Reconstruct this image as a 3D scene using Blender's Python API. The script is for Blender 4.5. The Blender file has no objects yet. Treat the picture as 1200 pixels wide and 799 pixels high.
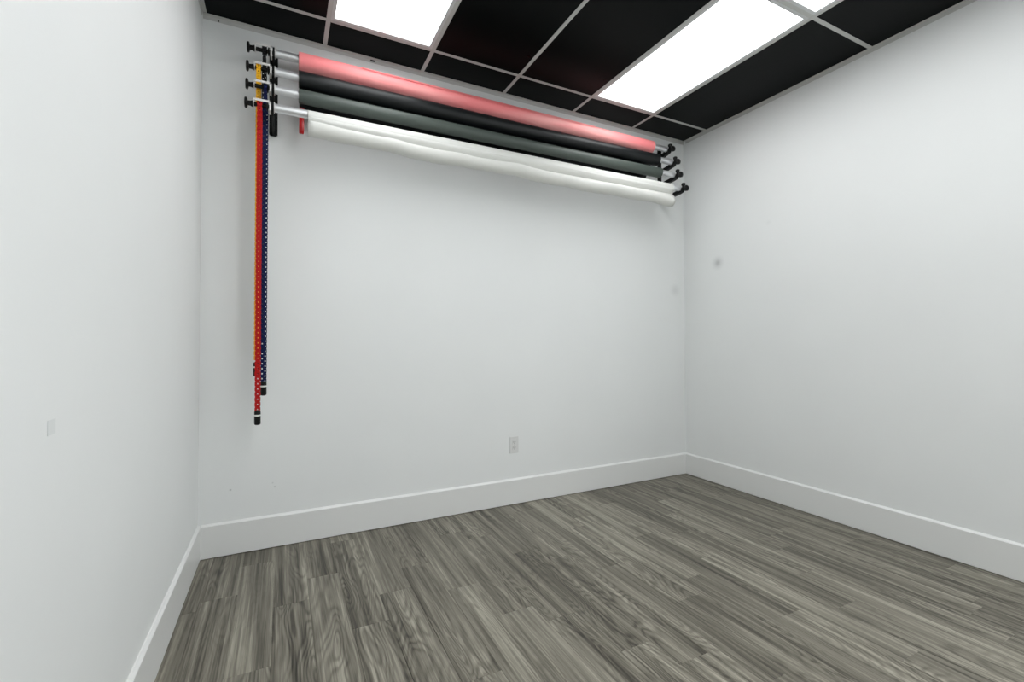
import bpy, bmesh, math, random
from mathutils import Vector, Matrix
random.seed(7)
PI = math.pi
scene = bpy.context.scene
C = scene.collection

# ---------------------------------------------------------------- camera
FPX, CX, CY = 532.6178, 592.5592, 392.2218
YAW, PITCH, ROLL = 0.4580, 0.0166, -0.0014
cam_d = bpy.data.cameras.new('camera')
cam = bpy.data.objects.new('camera', cam_d)
C.objects.link(cam)
fw = Vector((math.sin(YAW)*math.cos(PITCH), math.cos(YAW)*math.cos(PITCH), math.sin(PITCH)))
rt = Vector((math.cos(YAW), -math.sin(YAW), 0))
up = rt.cross(fw)
r2 = rt*math.cos(ROLL) + up*math.sin(ROLL)
u2 = -rt*math.sin(ROLL) + up*math.cos(ROLL)
m = Matrix((r2, u2, -fw)).transposed().to_4x4()
m.translation = Vector((0.4034, -2.9761, 1.1817))
cam.matrix_world = m
cam_d.sensor_width = 36
cam_d.lens = FPX/1200*36
cam_d.shift_x = (600-CX)/1200
cam_d.shift_y = (CY-399.5)/1200
cam_d.clip_start = 0.02
scene.camera = cam

# ---------------------------------------------------------------- world, light level, view
w = bpy.data.worlds.new('world'); scene.world = w; w.use_nodes = True
w.node_tree.nodes['Background'].inputs[0].default_value = (0.95, 0.98, 1, 1)
w.node_tree.nodes['Background'].inputs[1].default_value = 2.4  # enters by the added doorway, level set to lift the left wall
PANEL_STRENGTH = 4.2
PANEL_COLOR = (0.97, 0.985, 1.0, 1)
vs = scene.view_settings
vs.view_transform = 'Standard'; vs.look = 'None'; vs.gamma = 1; vs.use_curve_mapping = False
vs.exposure = 0.49

# ---------------------------------------------------------------- room constants
W, H, D = 3.6807, 3.0019, 0.2583
YR = -3.94                       # rear wall, behind the camera
F = 0.6096
COLS = [3.0683-F*k for k in range(4, -1, -1)]      # main tee lines 0.63 ... 3.07
ROWS = [-D-2*F*k for k in range(4) if -D-2*F*k > YR+.05]   # cross tee lines
FL = 0.022                                          # wall angle flange

# ---------------------------------------------------------------- materials
def mat(name, col, rough=0.5, metal=0.0, spec=0.5, bump=0, bscale=200, var=0.0):
    M = bpy.data.materials.new(name); M.use_nodes = True
    nt = M.node_tree; b = nt.nodes['Principled BSDF']
    b.inputs['Base Color'].default_value = (*col, 1)
    b.inputs['Roughness'].default_value = rough
    b.inputs['Metallic'].default_value = metal
    b.inputs['Specular IOR Level'].default_value = spec
    tc = nt.nodes.new('ShaderNodeTexCoord')
    n = nt.nodes.new('ShaderNodeTexNoise'); n.inputs['Scale'].default_value = bscale
    nt.links.new(tc.outputs['Object'], n.inputs['Vector'])
    if bump:
        bp = nt.nodes.new('ShaderNodeBump'); bp.inputs['Strength'].default_value = bump
        bp.inputs['Distance'].default_value = 0.002
        nt.links.new(n.outputs['Fac'], bp.inputs['Height']); nt.links.new(bp.outputs[0], b.inputs['Normal'])
    if var:
        mr = nt.nodes.new('ShaderNodeMapRange')
        mr.inputs['To Min'].default_value = rough-var; mr.inputs['To Max'].default_value = rough+var
        nt.links.new(n.outputs['Fac'], mr.inputs['Value']); nt.links.new(mr.outputs[0], b.inputs['Roughness'])
    return M

def srgb(r, g, b):
    f = lambda c: (c/255/12.92) if c/255 <= .04045 else ((c/255+.055)/1.055)**2.4
    return (f(r), f(g), f(b))

WALL = srgb(226, 228, 227)
M_baseboard = mat('semi_gloss_white_trim', srgb(222, 223, 221), 0.35, bump=0.05, bscale=60)
M_tee = mat('white_grid_metal', srgb(190, 190, 187), 0.45, bump=0.03)
M_tile = mat('black_ceiling_panel', (0.0022, 0.0030, 0.0030), 0.30, spec=0.05, bump=0.12, bscale=9, var=0.06)
M_slab = mat('dark_plenum', (0.02, 0.02, 0.02), 0.9, bump=0.1)
M_sub = mat('dark_underlay', (0.02, 0.019, 0.017), 0.9, bump=0.1)
M_black = mat('black_powder_coat', (0.003, 0.003, 0.003), 0.5, spec=0.2, bump=0.1, bscale=400)
M_blackplastic = mat('black_plastic', (0.003, 0.003, 0.003), 0.4, spec=0.25, bump=0.05, bscale=300)
M_alu = mat('brushed_aluminium', (0.80, 0.81, 0.82), 0.36, metal=0.75, bump=0.05, bscale=150, var=0.06)
M_guard = mat('light_grey_metal', srgb(225, 223, 220), 0.35, metal=0.15, bump=0.04)
M_screw = mat('zinc_screw', (0.55, 0.55, 0.55), 0.3, metal=1.0, bump=0.05)
M_red = mat('red_rubber_grip', (0.52, 0.006, 0.008), 0.35, bump=0.1, bscale=150)
M_outlet = mat('white_outlet_plastic', srgb(212, 213, 211), 0.3, bump=0.02)
M_slot = mat('dark_slot', (0.03, 0.03, 0.03), 0.6, bump=0.02)
M_patch = mat('grey_wall_plate', srgb(216, 219, 218), 0.6, bump=0.03)
M_frame = mat('light_frame_metal', srgb(205, 206, 206), 0.45, bump=0.02)
M_band = mat('white_band', srgb(225, 225, 220), 0.5, bump=0.02)
CH = {'black': mat('black_chain', (0.003, 0.003, 0.005), 0.4, bump=0.05),
      'yellow': mat('yellow_chain', (0.80, 0.42, 0.01), 0.4, bump=0.05),
      'blue': mat('navy_chain', (0.002, 0.007, 0.055), 0.5, spec=0.2, bump=0.05),
      'red': mat('red_chain', (0.42, 0.006, 0.006), 0.5, spec=0.2, bump=0.05)}

def paper(name, col, col2, rough=0.55, spec=0.35):
    M = mat(name, col, rough, spec=spec)
    nt = M.node_tree; b = nt.nodes['Principled BSDF']
    tc = nt.nodes['Texture Coordinate']
    mp = nt.nodes.new('ShaderNodeMapping'); mp.inputs['Scale'].default_value = (0.5, 4, 4)
    n = nt.nodes.new('ShaderNodeTexNoise'); n.inputs['Scale'].default_value = 2.2; n.inputs['Detail'].default_value = 3
    nt.links.new(tc.outputs['Object'], mp.inputs[0]); nt.links.new(mp.outputs[0], n.inputs['Vector'])
    cr = nt.nodes.new('ShaderNodeValToRGB')
    cr.color_ramp.elements[0].position = 0.38; cr.color_ramp.elements[0].color = (*col, 1)
    cr.color_ramp.elements[1].position = 0.62; cr.color_ramp.elements[1].color = (*col2, 1)
    nt.links.new(n.outputs['Fac'], cr.inputs[0]); nt.links.new(cr.outputs[0], b.inputs['Base Color'])
    mp2 = nt.nodes.new('ShaderNodeMapping'); mp2.inputs['Scale'].default_value = (1.2, 30, 30)
    n2 = nt.nodes.new('ShaderNodeTexNoise'); n2.inputs['Scale'].default_value = 1.0; n2.inputs['Detail'].default_value = 4
    nt.links.new(tc.outputs['Object'], mp2.inputs[0]); nt.links.new(mp2.outputs[0], n2.inputs['Vector'])
    bp = nt.nodes.new('ShaderNodeBump'); bp.inputs['Strength'].default_value = 0.25; bp.inputs['Distance'].default_value = 0.006
    nt.links.new(n2.outputs['Fac'], bp.inputs['Height']); nt.links.new(bp.outputs[0], b.inputs['Normal'])
    return M
M_pink = paper('coral_pink_paper', srgb(252, 180, 176), srgb(245, 138, 140))
M_blackpaper = paper('black_paper', (0.0045, 0.0055, 0.006), (0.007, 0.0085, 0.009), 0.42, 0.3)
M_greypaper = paper('slate_grey_paper', srgb(78, 86, 80), srgb(70, 78, 73), 0.45, 0.35)
M_whitepaper = paper('white_paper', srgb(216, 216, 211), srgb(210, 211, 206), 0.5)

def emit(name, col, s):
    M = bpy.data.materials.new(name); M.use_nodes = True
    nt = M.node_tree; nt.nodes.clear()
    o = nt.nodes.new('ShaderNodeOutputMaterial'); e = nt.nodes.new('ShaderNodeEmission')
    e.inputs[0].default_value = col; e.inputs[1].default_value = s
    nt.links.new(e.outputs[0], o.inputs[0]); return M
M_panel = emit('lit_diffuser', PANEL_COLOR, PANEL_STRENGTH)

def wall_mat(name, smudges=(), scuffs=()):
    """matte wall paint; smudges: (x,y,z,radius,amount) soft stains in world metres"""
    M = mat(name, WALL, 0.55, spec=0.3)
    nt = M.node_tree; b = nt.nodes['Principled BSDF']; tc = nt.nodes['Texture Coordinate']
    n = nt.nodes.new('ShaderNodeTexNoise'); n.inputs['Scale'].default_value = 1.6; n.inputs['Detail'].default_value = 4
    nt.links.new(tc.outputs['Object'], n.inputs['Vector'])
    cr = nt.nodes.new('ShaderNodeValToRGB')
    cr.color_ramp.elements[0].color = (*[c*.965 for c in WALL], 1); cr.color_ramp.elements[1].color = (*[c*1.03 for c in WALL], 1)
    nt.links.new(n.outputs['Fac'], cr.inputs[0])
    last = cr.outputs[0]
    for (x, y, z, r, a) in list(smudges)+list(scuffs):
        vm = nt.nodes.new('ShaderNodeVectorMath'); vm.operation = 'DISTANCE'; vm.inputs[1].default_value = (x, y, z)
        nt.links.new(tc.outputs['Object'], vm.inputs[0])
        mr = nt.nodes.new('ShaderNodeMapRange'); mr.interpolation_type = 'SMOOTHSTEP'
        mr.inputs['From Min'].default_value = 0; mr.inputs['From Max'].default_value = r
        mr.inputs['To Min'].default_value = a; mr.inputs['To Max'].default_value = 0
        nt.links.new(vm.outputs['Value'], mr.inputs['Value'])
        mx = nt.nodes.new('ShaderNodeMix'); mx.data_type = 'RGBA'
        mx.inputs['B'].default_value = (0.16, 0.17, 0.17, 1)
        nt.links.new(mr.outputs[0], mx.inputs['Factor']); nt.links.new(last, mx.inputs['A'])
        last = mx.outputs['Result']
    nt.links.new(last, b.inputs['Base Color'])
    n2 = nt.nodes.new('ShaderNodeTexNoise'); n2.inputs['Scale'].default_value = 120
    nt.links.new(tc.outputs['Object'], n2.inputs['Vector'])
    bp = nt.nodes.new('ShaderNodeBump'); bp.inputs['Strength'].default_value = 0.06; bp.inputs['Distance'].default_value = 0.002
    nt.links.new(n2.outputs['Fac'], bp.inputs['Height']); nt.links.new(bp.outputs[0], b.inputs['Normal'])
    return M

def wood_mat():
    M = bpy.data.materials.new('grey_oak_vinyl_plank'); M.use_nodes = True
    nt = M.node_tree; N = nt.nodes; L = nt.links; b = N['Principled BSDF']
    tc = N.new('ShaderNodeTexCoord'); oi = N.new('ShaderNodeObjectInfo')
    def math_(op, a, b_=None, c=None):
        q = N.new('ShaderNodeMath'); q.operation = op
        for i, v in enumerate((a, b_, c)):
            if v is None: continue
            if hasattr(v, 'is_linked') or hasattr(v, 'links'): L.new(v, q.inputs[i])
            else: q.inputs[i].default_value = v
        return q.outputs[0]
    off = N.new('ShaderNodeCombineXYZ')
    L.new(math_('MULTIPLY', oi.outputs['Random'], 37.0), off.inputs[0])
    L.new(math_('MULTIPLY', oi.outputs['Random'], 91.0), off.inputs[1])
    L.new(math_('MULTIPLY', oi.outputs['Random'], 53.0), off.inputs[2])
    add = N.new('ShaderNodeVectorMath'); add.operation = 'ADD'
    L.new(tc.outputs['Object'], add.inputs[0]); L.new(off.outputs[0], add.inputs[1])
    P = add.outputs[0]
    def noise(sx, sy, detail=3, rough=.5, dist=0, src=P):
        mp = N.new('ShaderNodeMapping'); mp.inputs['Scale'].default_value = (sx, sy, 1)
        L.new(src, mp.inputs[0])
        n = N.new('ShaderNodeTexNoise'); n.inputs['Scale'].default_value = 1
        n.inputs['Detail'].default_value = detail; n.inputs['Roughness'].default_value = rough
        n.inputs['Distortion'].default_value = dist
        L.new(mp.outputs[0], n.inputs['Vector']); return n.outputs['Fac']
    # cathedral figure: contour lines of a stretched noise field
    n1 = noise(9, 1.5, 1.5, .45, .25)
    rings = math_('SINE', math_('MULTIPLY', n1, 130.0))
    rings = math_('MULTIPLY_ADD', rings, .5, .5)
    rings = math_('POWER', rings, 1.8)
    fine = noise(150, 3.0, 4, .65)
    streak = noise(38, .8, 3, .55, .1)
    tone = noise(9, .5, 2, .5, .2)
    mask = noise(6, 1.1, 1, .5)
    mk = N.new('ShaderNodeMapRange'); mk.inputs['From Min'].default_value = .44; mk.inputs['From Max'].default_value = .60
    mk.inputs['To Min'].default_value = .12
    L.new(mask, mk.inputs['Value'])
    v = math_('MULTIPLY', math_('SUBTRACT', rings, .4), -.24)
    v = math_('MULTIPLY', v, mk.outputs[0])
    v = math_('ADD', v, math_('MULTIPLY', math_('SUBTRACT', fine, .5), 1.0))
    v = math_('ADD', v, math_('MULTIPLY', math_('SUBTRACT', streak, .5), 1.3))
    v = math_('ADD', v, math_('MULTIPLY', math_('SUBTRACT', tone, .5), .60))
    v = math_('ADD', v, math_('MULTIPLY', math_('SUBTRACT', oi.outputs['Random'], .5), .10))
    v = math_('ADD', v, .55)
    cr = N.new('ShaderNodeValToRGB')
    e = cr.color_ramp.elements
    e[0].position = .12; e[0].color = (*srgb(44, 41, 34), 1)
    e[1].position = .95; e[1].color = (*srgb(158, 154, 140), 1)
    for p, c in ((.36, srgb(82, 78, 68)), (.52, srgb(104, 100, 89)), (.70, srgb(124, 120, 108))):
        q = e.new(p); q.color = (*c, 1)
    L.new(v, cr.inputs[0])
    # knots
    L.new(cr.outputs[0], b.inputs['Base Color'])
    b.inputs['Roughness'].default_value = .42
    b.inputs['Specular IOR Level'].default_value = .35
    bp = N.new('ShaderNodeBump'); bp.inputs['Strength'].default_value = .15; bp.inputs['Distance'].default_value = .0015
    L.new(fine, bp.inputs['Height']); L.new(bp.outputs[0], b.inputs['Normal'])
    return M
M_wood = wood_mat()

# ---------------------------------------------------------------- helpers
def obj(name, bm, material, parent=None, smooth=False, loc=None):
    me = bpy.data.meshes.new(name)
    bmesh.ops.recalc_face_normals(bm, faces=bm.faces[:])
    if smooth:
        for f in bm.faces: f.smooth = True
        for e in bm.edges:
            if len(e.link_faces) == 2 and e.calc_face_angle(0) > math.radians(38): e.smooth = False
    bm.to_mesh(me); bm.free()
    me.materials.append(material)
    o = bpy.data.objects.new(name, me); C.objects.link(o)
    if parent: o.parent = parent
    if loc: o.location = loc
    return o

def copy(o, parent=None, loc=None):
    c = o.copy(); C.objects.link(c)
    if parent: c.parent = parent
    if loc: c.location = loc
    return c

def empty(name, loc=(0, 0, 0)):
    o = bpy.data.objects.new(name, None); C.objects.link(o); o.location = loc
    o.empty_display_size = .05
    return o

def tag(o, label, cat, group=None):
    o['label'] = label; o['category'] = cat
    if group: o['group'] = group
    return o

def box(bm, a, b, bev=0):
    r = bmesh.ops.create_cube(bm, size=1)
    vs_ = r['verts']
    for v in vs_:
        v.co = Vector(((a[i]+b[i])/2 + v.co[i]*(b[i]-a[i]) for i in range(3)))
    if bev:
        es = list({e for v in vs_ for e in v.link_edges})
        bmesh.ops.bevel(bm, geom=es, offset=bev, segments=2, affect='EDGES', profile=.5)

def tube(bm, p0, p1, r, seg=24, r2=None, caps=True):
    p0, p1 = Vector(p0), Vector(p1); d = p1-p0
    q = d.to_track_quat('Z', 'Y').to_matrix().to_4x4(); q.translation = (p0+p1)/2
    bmesh.ops.create_cone(bm, cap_ends=caps, segments=seg, radius1=r, radius2=r if r2 is None else r2, depth=d.length, matrix=q)

def lathe(bm, base, axis, prof, seg=24):
    """prof: list of (distance along axis, radius)"""
    axis = Vector(axis).normalized(); q = axis.to_track_quat('Z', 'Y').to_matrix(); base = Vector(base)
    rings = []
    for t, r in prof:
        rings.append([bm.verts.new(base + q @ Vector((r*math.cos(2*PI*k/seg), r*math.sin(2*PI*k/seg), t))) for k in range(seg)])
    for a, b in zip(rings, rings[1:]):
        for k in range(seg):
            bm.faces.new((a[k], a[(k+1) % seg], b[(k+1) % seg], b[k]))
    bm.faces.new(rings[0][::-1]); bm.faces.new(rings[-1])

def struct(name, bm, material):
    o = obj(name, bm, material); o['kind'] = 'structure'; return o

# ---------------------------------------------------------------- room shell
def boxbm(a, b, bev=0):
    bm = bmesh.new(); box(bm, a, b, bev); return bm
T = .12
struct('wall_back', boxbm((-T, 0, -.12), (W+T, T, 3.25)), wall_mat('wall_paint_back',
    [(3.5631, 0, 1.6466, .075, .16)], [(.1514, 0, .358, .008, .55), (.3729, 0, .3458, .008, .35), (.362, 0, .369, .007, .25)]))
struct('wall_left', boxbm((-T, YR-T, -.12), (0, 0, 3.25)), wall_mat('wall_paint_left'))
DY0, DY1, DZ = -3.72, -2.52, 2.15       # unseen doorway added behind the camera's right so world light brightens left wall
bm = bmesh.new()
box(bm, (W, DY1, -.12), (W+T, 0, 3.25)); box(bm, (W, YR-T, -.12), (W+T, DY0, 3.25)); box(bm, (W, DY0, DZ), (W+T, DY1, 3.25))
struct('wall_right', bm, wall_mat('wall_paint_right',
    [(W, -.3521, 1.8455, .075, .30), (W, -.3521, 1.8455, .035, .25), (W, -.80, 2.08, .03, .06)]))
struct('wall_front', boxbm((-T, YR-T, -.12), (W+T, YR, 3.25)), wall_mat('wall_paint_front'))

# baseboards with a sloped top edge
BT, BH = .014, .176
def baseboard(name, length, mtx):
    bm = bmesh.new()
    prof = [(0, .004), (BT, .004), (BT, BH-.001), (BT-.0015, BH+.0015), (.0045, BH+.0095), (0, BH+.0105)]
    rows = [[bm.verts.new(mtx @ Vector((s, p[0], p[1]))) for p in prof] for s in (0, length)]
    n = len(prof)
    for k in range(n): bm.faces.new((rows[0][k], rows[0][(k+1) % n], rows[1][(k+1) % n], rows[1][k]))
    bm.faces.new(rows[0]); bm.faces.new(rows[1][::-1])
    return struct(name, bm, M_baseboard)
baseboard('baseboard_back', W-2*BT, Matrix.Translation((W-BT, 0, 0)) @ Matrix.Rotation(PI, 4, 'Z'))
baseboard('baseboard_left', -YR, Matrix.Rotation(-PI/2, 4, 'Z'))
baseboard('baseboard_right', -DY1-.07, Matrix.Translation((W, DY1+.07, 0)) @ Matrix.Rotation(PI/2, 4, 'Z'))

bm = bmesh.new()
for a, b in (((W-.016, DY1, .001), (W, DY1+.07, DZ+.07)), ((W-.016, DY0-.07, .001), (W, DY0, DZ+.07)), ((W-.016, DY0, DZ), (W, DY1, DZ+.07))): box(bm, a, b)
struct('trim_1', bm, M_baseboard)  # casing around the added doorway
# floor: slab plus every plank
floor = struct('floor', boxbm((0, YR, -.12), (W, 0, -.004)), M_sub)
PW, PL = .1495, .897
known = {0: -.49, 1: -.19, 2: -.68, 3: -.48, 4: -.10, 5: -.785, 6: -1.48, 7: -.89, 8: -1.18, 9: -.41, 10: -1.595, 11: -1.745,
         12: -1.048, 13: -.55, 14: -1.32, 15: -1.73, 16: -1.2, 17: -1.8, 18: -.65, 19: -2.22, 20: -2.08, 21: -.25, 22: -1.45, 23: -.95}
def plank_bm(w_, l_):
    bm = bmesh.new(); c = .0009; g = .0001
    a = [(-w_/2+g, -l_/2+g), (w_/2-g, -l_/2+g), (w_/2-g, l_/2-g), (-w_/2+g, l_/2-g)]
    lv = [[bm.verts.new((x, y, -.0039)) for x, y in a], [bm.verts.new((x, y, -c)) for x, y in a],
          [bm.verts.new((x-math.copysign(c, x), y-math.copysign(c, y), 0)) for x, y in a]]
    for p, q in zip(lv, lv[1:]):
        for k in range(4): bm.faces.new((p[k], p[(k+1) % 4], q[(k+1) % 4], q[k]))
    bm.faces.new(lv[0][::-1]); bm.faces.new(lv[-1]); return bm
full = None
X0, X1, Y0, Y1 = .004, W-.004, YR+.003, -.004
for k in range(-1, 25):
    xa, xb = max(X0, .076+PW*k), min(X1, .076+PW*(k+1))
    if xb-xa < .01: continue
    ph = known.get(k, -.35-.37*((k*7) % 5)) % PL        # joint phase
    edges = [Y0] + [y for y in sorted(ph-PL*j for j in range(8)) if Y0+.02 < y < Y1-.02] + [Y1]
    for ya, yb in zip(edges, edges[1:]):
        whole = abs(xb-xa-PW) < 1e-4 and abs(yb-ya-PL) < 1e-4
        c = ((xa+xb)/2, (ya+yb)/2, 0)
        if whole and full: copy(full, floor, c)
        else:
            o = obj('floor_plank', plank_bm(xb-xa, yb-ya), M_wood, floor, loc=c)
            if whole: full = o

# ceiling: deck above plus tiles, tees and wall angles as pieces
ceiling = struct('ceiling', boxbm((0, YR, H+.16), (W, 0, H+.24)), M_slab)
TW = .024
def tee_bm(length, w_=TW):
    bm = bmesh.new()
    box(bm, (-w_/2, -length/2, 0), (w_/2, length/2, .0012)); box(bm, (-.003, -length/2, .0012), (.003, length/2, .038))
    return bm
for x in COLS:
    obj('main_tee', tee_bm(-YR-2*FL), M_tee, ceiling, loc=(x, YR/2, H))
spans = list(zip([FL]+[c+TW/2 for c in COLS], [c-TW/2 for c in COLS]+[W-FL]))
for y in ROWS:
    for a, b in spans:
        o = obj('cross_tee', tee_bm(b-a-.001), M_tee, ceiling, loc=((a+b)/2, y, H+.0004)); o.rotation_euler.z = PI/2
LIGHTS = [(1, 0), (1, 1), (4, 0), (4, 1), (1, 2), (2, 2), (3, 2)]   # (column span, row span); last three added out of view to brighten left wall
cx_edges = [0]+COLS+[W]
cy_edges = [0]+ROWS+[YR]
for i in range(len(cx_edges)-1):
    for j in range(len(cy_edges)-1):
        if j >= 1 and (i, j-1) in LIGHTS: continue
        xa, xb, yb, ya = cx_edges[i]+.005, cx_edges[i+1]-.005, cy_edges[j]-.005, cy_edges[j+1]+.005
        if yb-ya < .02: continue
        bm = boxbm((xa-(xa+xb)/2, ya-(ya+yb)/2, 0), (xb-(xa+xb)/2, yb-(ya+yb)/2, .012), .001)
        obj('ceiling_tile', bm, M_tile, ceiling, loc=((xa+xb)/2, (ya+yb)/2, H+.0032))
def angle(length, loc, rz):
    bm = bmesh.new(); box(bm, (0, -FL, 0), (length, -.0003, .0012)); box(bm, (0, -.0016, -FL), (length, -.0003, 0))
    o = obj('wall_angle', bm, M_tee, ceiling, loc=loc); o.rotation_euler.z = rz
angle(W-.004, (.002, 0, H), 0)
angle(-YR-.03, (0, YR+.004, H-.0002), PI/2)
angle(-YR-.03, (W, -.026, H-.0002), -PI/2)
# little dark gap screws in the wall angle
def small_screw(x, z):
    bm = bmesh.new(); lathe(bm, (0, 0, 0), (0, -1, 0), [(0, .004), (.002, .004), (.003, .002)], 10)
    obj('angle_screw', bm, M_black, ceiling, loc=(x, -.0017, z))
small_screw(.0755, H-.016)
bm = boxbm((-.014, -.008, -.004), (.014, 0, .004), .002)
tag(obj('ceiling_clip', bm, M_black, None, loc=(.917, -.0017, H-.011)), 'tiny black clip on the wall edge strip above the pink paper roll', 'clip')

# ceiling light panels
Lab = {(1, 0): 'lit ceiling light panel at upper left, above the left half of the pink roll',
       (4, 0): 'long lit ceiling light panel above the right end of the paper rolls',
       (4, 1): 'lit ceiling light panel of which only a corner shows at the top edge'}
for (i, r) in LIGHTS:
    xa, xb, yb, ya = COLS[i-1]+TW/2+.0005, COLS[i]-TW/2-.0005, ROWS[r]-TW/2-.0005, (ROWS[r+1] if r+1 < len(ROWS) else YR)+TW/2+.0005
    root = empty('ceiling_light', ((xa+xb)/2, (ya+yb)/2, H))
    hx, hy = (xb-xa)/2, (yb-ya)/2; fwid = .019
    bm = bmesh.new()
    for a, b in (((-hx, -hy, 0), (-hx+fwid, hy, .02)), ((hx-fwid, -hy, 0), (hx, hy, .02)),
                 ((-hx+fwid, -hy, 0), (hx-fwid, -hy+fwid, .02)), ((-hx+fwid, hy-fwid, 0), (hx-fwid, hy, .02))):
        box(bm, a, b)
    obj('light_frame', bm, M_frame, root)
    obj('diffuser', boxbm((-hx+fwid, -hy+fwid, .006), (hx-fwid, hy-fwid, .010)), M_panel, root)
    tag(root, Lab.get((i, r), 'added lit ceiling light panel out of view, overhead beyond the top edge'), 'ceiling light', 'ceiling light panels')

# ---------------------------------------------------------------- wall brackets
LY = [-.100, -.155, -.180, -.240]                 # axis distance from the wall, top to bottom
LZL = [2.8280, 2.6920, 2.5800, 2.4495]             # axis heights at the left
LZR = [2.8400, 2.7100, 2.5930, 2.4600]             # and at the right
def bracket(name, x, side, LZ, zt, zb, knobs):
    root = empty(name, (x, -.001, zb))
    inv = Vector((x, -.001, zb))
    def add(pname, bm, m_, parent=root, smooth=False):
        bmesh.ops.translate(bm, verts=bm.verts[:], vec=-inv)
        return obj(pname, bm, m_, parent, smooth)
    add('back_plate', boxbm((x-.022, -.007, zb), (x+.022, -.001, zt), .0015), M_black)
    for z in (zt-.02, zb+.028):
        for dx in (-.012, .012):
            bm = bmesh.new(); lathe(bm, (x+dx, -.007, z), (0, -1, 0), [(0, .0048), (.002, .0045), (.003, .002)], 12); add('screw', bm, M_screw, smooth=True)
    for y, z in zip(LY, LZ):
        # arm: flat bar from the plate, dropping under the tube and ending in a cradle hook
        bm = bmesh.new()
        pts = [(-.007, z-.005), (-.007, z-.055), (-.035, z-.052), (y+.012, z-.040), (y-.020, z-.032), (y-.036, z-.006), (y-.036, z+.012), (y-.027, z+.012), (y-.0245, z-.006)]
        for k in range(9):
            a = PI+math.radians(12)+k*math.radians(156)/8
            pts.append((y+.0245*math.cos(a), z+.0245*math.sin(a)))
        pts += [(y+.027, z+.012), (y+.036, z+.012), (y+.034, z-.012), (-.03, z-.022)] if -y > .075 else []
        hw = .015 if knobs else .005
        A = [bm.verts.new((x-hw, p[0], p[1])) for p in pts]; B = [bm.verts.new((x+hw, p[0], p[1])) for p in pts]
        n = len(pts)
        for k in range(n): bm.faces.new((A[k], A[(k+1) % n], B[(k+1) % n], B[k]))
        fa = bm.faces.new(A[::-1]); fb = bm.faces.new(B)
        bmesh.ops.triangulate(bm, faces=[fa, fb])
        # side flange stiffening the arm at the plate
        box(bm, (x-.018, -.012, z-.062), (x+.018, -.007, z-.002), .0015)
        arm = add('arm', bm, M_black)
        if knobs:
            bm = bmesh.new()
            lathe(bm, (x, y-.034, z-.012), (0, -1, 0), [(0, .009), (.010, .009), (.011, .014), (.015, .022), (.030, .024), (.037, .018), (.040, .006)], 20)
            add('lock_knob', bm, M_blackplastic, root, True)
            bm = bmesh.new(); lathe(bm, (x, y-.028, z+.010), (0, 0, 1), [(0, .010), (.008, .010), (.010, .016), (.024, .017), (.030, .010)], 16)
            add('pin_knob', bm, M_blackplastic, root, True)
    return root
b1 = bracket('wall_bracket', .353, -1, LZL, 2.885, 2.396, False)
tag(b1, 'black vertical wall bracket with four hook arms at the left ends of the paper rolls', 'bracket', 'backdrop roller brackets')
b2 = bracket('wall_bracket', 3.383, 1, LZR, 2.890, 2.50, True)
tag(b2, 'black wall bracket with four knobbed arms in the right corner, beside the roll ends', 'bracket', 'backdrop roller brackets')

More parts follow.
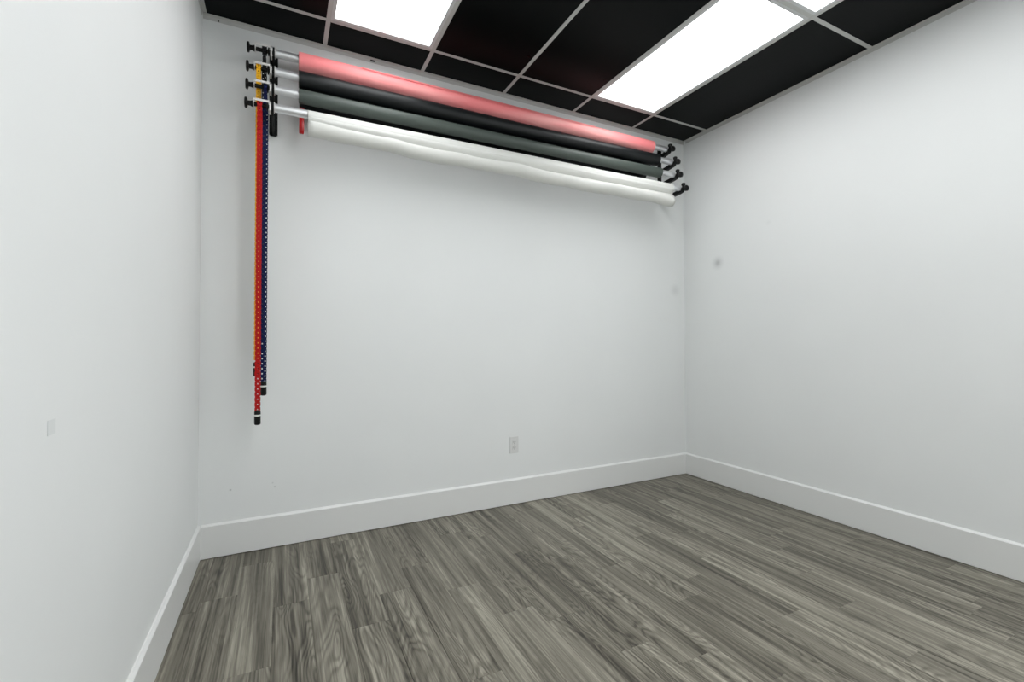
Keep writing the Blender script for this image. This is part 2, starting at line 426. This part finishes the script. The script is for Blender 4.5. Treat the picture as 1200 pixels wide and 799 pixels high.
# ---------------------------------------------------------------- roller tubes with chain drives
names = ['topmost', 'second', 'third', 'lowest']
ptxt = ['through the pink paper roll', 'through the black paper roll', 'through the grey paper roll', 'through the white paper roll']
CX_ = [.3075, .2815, .3165, .2915]                 # chain x per level
def slope(l, x): return LZL[l]+(LZR[l]-LZL[l])*(x-.353)/(3.383-.353)
TR = .0225
for l in range(4):
    y, z0 = LY[l], LZL[l]
    root = empty('roller_tube', (.353, y, z0))
    th = math.atan2(LZR[l]-LZL[l], 3.03)
    root.rotation_euler = (0, -th, 0)
    bm = bmesh.new()
    # the tube is hollow at its right end; slim ridge along it
    lathe(bm, (.010, 0, 0), (1, 0, 0), [(0, TR-.003), (.001, TR), (3.000, TR), (3.001, TR-.002), (2.99, TR-.003)], 32)
    box(bm, (.012, -.002, TR-.001), (3.0, .002, TR+.0015))
    obj('tube', bm, M_alu, root, True)
    bm = bmesh.new(); lathe(bm, (3.001, 0, 0), (1, 0, 0), [(0, TR-.002), (.004, TR-.002), (.006, .012), (.020, .011), (.045, .011)], 20)
    obj('end_plug', bm, M_blackplastic, root, True)
    # chain drive on the left of the bracket
    bm = bmesh.new()
    lathe(bm, (-.030, 0, 0), (1, 0, 0), [(0, .012), (.002, .022), (.008, .023), (.010, .010), (.040, .010)], 24)
    obj('drive_hub', bm, M_blackplastic, root, True)
    cxl = CX_[l]-.353
    bm = bmesh.new()
    lathe(bm, (cxl-.012, 0, 0), (1, 0, 0), [(0, .024), (.002, .026), (.006, .021), (.018, .021), (.022, .026), (.024, .024)], 24)
    tube(bm, (-.092, 0, 0), (-.028, 0, 0), .011, 20)
    obj('chain_wheel', bm, M_blackplastic, root, True)
    bm = bmesh.new()
    box(bm, (-.092, -.036, .006), (-.0075, -.0325, .018), .001)
    box(bm, (-.0165, -.036, -.034), (-.0075, -.0325, .018), .001)
    box(bm, (-.0165, -.036, -.034), (-.0075, .018, -.0315), .001)
    box(bm, (-.092, -.036, -.012), (-.089, .020, .018), .0008)
    obj('chain_guard', bm, M_guard, root)
    bm = bmesh.new()
    lathe(bm, (.006, 0, 0), (1, 0, 0), [(0, .030), (.003, .030), (.004, TR)], 28)
    obj('collar', bm, M_guard, root, True)
    bm = bmesh.new()
    lathe(bm, (-.093, 0, 0), (-1, 0, 0), [(0, .008), (.002, .017), (.012, .013), (.024, .012), (.026, .021), (.029, .0275), (.037, .0275), (.040, .022)], 24)
    obj('tension_knob', bm, M_blackplastic, root, True)
    tag(root, f'{names[l]} aluminium roller tube with chain wheel and black knob, {ptxt[l]}', 'roller', 'aluminium roller tubes')

# ---------------------------------------------------------------- chains
link_proto = None
def chain(l, colour, dx, zbot, label, wd=.0145, hole=.36):
    y, zt, x = LY[l], LZL[l]+.019, CX_[l]
    m_ = CH[colour]; root = empty('pull_chain', (x, y, zbot))
    bm = bmesh.new(); pitch = .027
    def link(c, tang, nrm, ln=.0290):
        side = tang.cross(nrm); n = 12; ro = []
        for k in range(n):
            a = 2*PI*k/n
            for s, q in ((1, 1), (1, -1), (hole, -1), (hole, 1)):
                ca, sa = math.cos(a), math.sin(a)
                if s == 1: ca, sa = math.copysign(abs(ca)**.45, ca), math.copysign(abs(sa)**.45, sa)
                px_ = ca*wd/2*s; py_ = sa*(ln/2*.985 if s == 1 else ln/2*.30)
                ro.append(bm.verts.new(c+side*px_+tang*py_+nrm*(.0022*q)))
        for k in range(n):
            for j in range(4):
                a0 = 4*k+j; a1 = 4*k+(j+1) % 4; b0 = 4*((k+1) % n)+j; b1_ = 4*((k+1) % n)+(j+1) % 4
                bm.faces.new((ro[a0], ro[a1], ro[b1_], ro[b0]))
    R_ = .024
    for s in (-1, 1):
        n = int((LZL[l]-(zbot+.075))/pitch)+1
        for k in range(n):
            t = k/n; z = LZL[l]-pitch*k-(.0 if s < 0 or dx < .01 else pitch/2)
            off = min(1, t*12)
            xx = s*dx/2*off; yy = s*(R_*(1-off)+.0045*off)
            link(Vector((xx, yy, z-zbot)), Vector((0, 0, 1)), Vector((0, 1, 0)))
    for k in range(1, 3):
        a = PI*k/3
        link(Vector((0, R_*math.cos(a), LZL[l]-zbot+R_*math.sin(a))), Vector((0, -math.sin(a), math.cos(a))), Vector((0, math.cos(a), math.sin(a))))
    o = obj('chain_links', bm, m_, root); o['kind'] = 'stuff'
    bm = bmesh.new()
    lathe(bm, (0, 0, 0), (0, 0, 1), [(0, .008), (.003, .014), (.008, .0155), (.066, .0155), (.074, .0145), (.078, .010)], 20)
    wt = obj('chain_weight', bm, M_blackplastic, root, True)
    bm = bmesh.new()
    lathe(bm, (0, 0, .047), (0, 0, 1), [(0, .0152), (.0003, .0159), (.0080, .0159), (.0083, .0152)], 20)
    obj('weight_band', bm, M_band, wt, True)
    tag(root, label, 'chain', 'backdrop pull chains')
chain(0, 'black', .012, 1.125, 'shortest hanging chain, black, in front of the navy one')
chain(1, 'yellow', .003, .998, 'yellow pull chain, mostly hidden behind the left edge of the red one', .024, .30)
chain(2, 'blue', .014, .895, 'navy blue pull chain with see-through links and black end weight, right of the red one', .016, .42)
chain(3, 'red', .003, .748, 'longest hanging chain, red, with a black end weight', .025, .34)

# ---------------------------------------------------------------- paper rolls
def roll(l, xa, xb, r, colour_mat, name, label, drop=.006, off=0.0):
    y = LY[l]; root = empty(name, (xa, y, slope(l, xa)-drop))
    root.rotation_euler = (0, -math.atan2(LZR[l]-LZL[l], 3.03), 0)
    L_ = xb-xa
    # rolled cylinder as a spiral-ended solid with slight sag and unevenness
    bm = bmesh.new(); seg, nx = 64, 40
    rings = []
    for i in range(nx+1):
        t = i/nx; ring = []
        for k in range(seg):
            a = 2*PI*k/seg
            rr = r*(1-.035*(k/seg)) + .0008*math.sin(t*9+a*2)
            sag = -.004*math.sin(PI*t)
            ring.append(bm.verts.new((t*L_, rr*math.sin(a), rr*math.cos(a)+sag)))
        rings.append(ring)
    for a, b in zip(rings, rings[1:]):
        for k in range(seg): bm.faces.new((a[k], a[(k+1) % seg], b[(k+1) % seg], b[k]))
    # end faces and the bore that the cardboard core fills
    bore = [[bm.verts.new((q, .0325*math.sin(2*PI*k/seg), .0325*math.cos(2*PI*k/seg)+off)) for k in range(seg)] for q in (0, L_)]
    for k in range(seg):
        j = (k+1) % seg
        bm.faces.new((rings[0][k], rings[0][j], bore[0][j], bore[0][k]))
        bm.faces.new((rings[-1][k], rings[-1][j], bore[1][j], bore[1][k]))
        bm.faces.new((bore[0][k], bore[0][j], bore[1][j], bore[1][k]))
    obj('rolled_paper', bm, colour_mat, root, True)
    return tag(root, label, 'paper roll', 'studio backdrop paper rolls') and root
M_core = mat('cardboard_core', srgb(150, 140, 125), .8, bump=.1)
def core(root, L_, off=0.0):
    bm = bmesh.new(); seg = 32
    a = [[bm.verts.new((x_, r_*math.cos(2*PI*k/seg), r_*math.sin(2*PI*k/seg)+off)) for k in range(seg)] for x_, r_ in ((-.001, .0322), (L_+.001, .0322), (L_+.001, .0285), (-.001, .0285))]
    for p in range(4):
        for k in range(seg): bm.faces.new((a[p][k], a[p][(k+1) % seg], a[(p+1) % 4][(k+1) % seg], a[(p+1) % 4][k]))
    obj('core', bm, M_core, root, True)
pk = roll(0, .4830, 3.195, .052, M_pink, 'paper_roll', 'coral pink paper roll, topmost of the four rolls under the ceiling', .012, .006); core(pk, 2.712, .006)
bk = roll(1, .4820, 3.205, .0475, M_blackpaper, 'paper_roll', 'black paper roll between the pink roll and the grey roll', .010, .004); core(bk, 2.723, .004)
gr = roll(2, .4825, 3.210, .0395, M_greypaper, 'paper_roll', 'slate grey paper roll just above the white roll', .007, .001); core(gr, 2.7275, .001)
wh = roll(3, .5270, 3.255, .0520, M_whitepaper, 'paper_roll', 'white paper roll, lowest and largest, with a loose sagging loop beneath', .029, .018); core(wh, 2.728, .018)

# pink: loose outer edge of the sheet lying on the roll
bm = bmesh.new(); nx = 40; prev = None
for i in range(nx+1):
    t = i/nx; x = .35+t*1.75; a0 = math.radians(-62-6*math.sin(t*PI))
    bulge = .0015+.0035*math.sin(PI*t)
    row = []
    for k in range(7):
        a = a0+math.radians(9)*k
        rr = .0525+bulge*(1-k/6)
        row.append(bm.verts.new((x, rr*math.sin(a), rr*math.cos(a)-.004*math.sin(PI*x/2.712))))
    if prev:
        for k in range(6): bm.faces.new((prev[k], prev[k+1], row[k+1], row[k]))
    prev = row
o = obj('loose_paper_edge', bm, M_pink, pk, True)
sm = o.modifiers.new('thick', 'SOLIDIFY'); sm.thickness = .0006

# black: sheet tail hanging behind the grey roll
bm = bmesh.new(); nx, nz = 30, 10; g = []
for i in range(nx+1):
    t = i/nx; row = []
    for j in range(nz+1):
        s = j/nz
        xr = 2.713-.09*s
        x = .004+t*(xr-.004)
        z = -s*(.187-.006*t)
        yy = .0478-.004*s+.002*math.sin(6*t+3*s)
        row.append(bm.verts.new((x, yy, z)))
    g.append(row)
for i in range(nx):
    for j in range(nz): bm.faces.new((g[i][j], g[i+1][j], g[i+1][j+1], g[i][j+1]))
o = obj('paper_tail', bm, M_blackpaper, bk, True)
sm = o.modifiers.new('thick', 'SOLIDIFY'); sm.thickness = .0008

# white: slack loop of paper under and in front of the roll
bm = bmesh.new(); nx, na = 90, 30; g = []
for i in range(nx+1):
    t = i/nx; x = t*2.728; row = []
    sag = -.004*math.sin(PI*t)
    dz = .005*math.sin(t*17)+.003*math.sin(t*41+1)+.0015*math.sin(t*83)
    cy, cz, r = -.006+.003*math.sin(t*11)-.010*t, -.050-.042*t+dz, .046+.002*math.sin(t*23+2)
    # leave the roll at the front, bulge round, return behind
    p = [(-.0515*math.cos(math.radians(a)), -.0515*math.sin(math.radians(a))) for a in (0, 20, 40, 54)]
    for k in range(na-7):
        a = math.radians(152 + (k/(na-8))*236)
        p.append((cy+r*math.cos(a)*1.0, cz+r*math.sin(a)))
    p += [(.0505*math.cos(math.radians(a)), -.0505*math.sin(math.radians(a))) for a in (48, 25, 5)]
    for yy, zz in p: row.append(bm.verts.new((x, yy, zz+sag)))
    g.append(row)
for i in range(nx):
    for j in range(len(g[0])-1): bm.faces.new((g[i][j], g[i+1][j], g[i+1][j+1], g[i][j+1]))
o = obj('slack_paper_loop', bm, M_whitepaper, wh, True)
sm = o.modifiers.new('thick', 'SOLIDIFY'); sm.thickness = .0008

# ---------------------------------------------------------------- red spring clamp on the tail's left corner
cl = empty('spring_clamp', (.500, -.105, 2.505))
bm = bmesh.new()
for s in (-1, 1):
    # jaw (up) and handle (down), crossing at the hinge
    pts = [(.0018*s, .040), (.012*s, .030), (.014*s, .004), (.012*s, -.010)]
    for (y0, z0), (y1, z1) in zip(pts, pts[1:]):
        tube(bm, (0, y0, z0), (0, y1, z1), .0022, 8)
    box(bm, (-.013, min(.0018*s, .012*s), .006), (.013, max(.0018*s, .012*s)+.001, .036), .001)
tube(bm, (-.014, 0, .002), (.014, 0, .002), .007, 14)
obj('jaws', bm, M_red, cl)
for s in (-1, 1):
    bm = boxbm((-.013, -.0045, -.105), (.013, .0045, -.004), .004)
    bmesh.ops.rotate(bm, verts=bm.verts[:], cent=(0, 0, 0), matrix=Matrix.Rotation(math.radians(9*s), 3, 'X'))
    bmesh.ops.translate(bm, verts=bm.verts[:], vec=(0, .006*s, 0))
    obj('handle', bm, M_red, cl, True)
tag(cl, 'red spring clamp hanging by the left end of the white roll', 'clamp')

# ---------------------------------------------------------------- outlet
ot = empty('wall_outlet', (1.937, 0, .431))
obj('cover_plate', boxbm((-.036, -.006, -.060), (.036, -.0003, .060), .0025), M_outlet, ot)
for dz in (.020, -.020):
    s = obj('socket', boxbm((-.017, -.0085, dz-.0145), (.017, -.006, dz+.0145), .002), M_outlet, ot)
    for dx, h_ in ((-.0065, .0045), (.0065, .0038)):
        obj('slot', boxbm((dx-.0014, -.0088, dz+.001-h_), (dx+.0014, -.0082, dz+.004+h_)), M_slot, s)
    bm = bmesh.new(); tube(bm, (0, -.0088, dz-.009), (0, -.0082, dz-.009), .0026, 10); obj('slot', bm, M_slot, s)
bm = bmesh.new(); tube(bm, (0, -.0072, 0), (0, -.006, 0), .0035, 12); obj('screw', bm, M_screw, ot)
tag(ot, 'white duplex wall outlet low on the back wall above the baseboard', 'outlet')

pt = obj('wall_plate', boxbm((.0001, -.017, -.015), (.0009, .017, .015), .0003), M_patch, None, loc=(0, -1.782, 1.017))
tag(pt, 'small faint grey square plate on the left wall', 'wall plate')
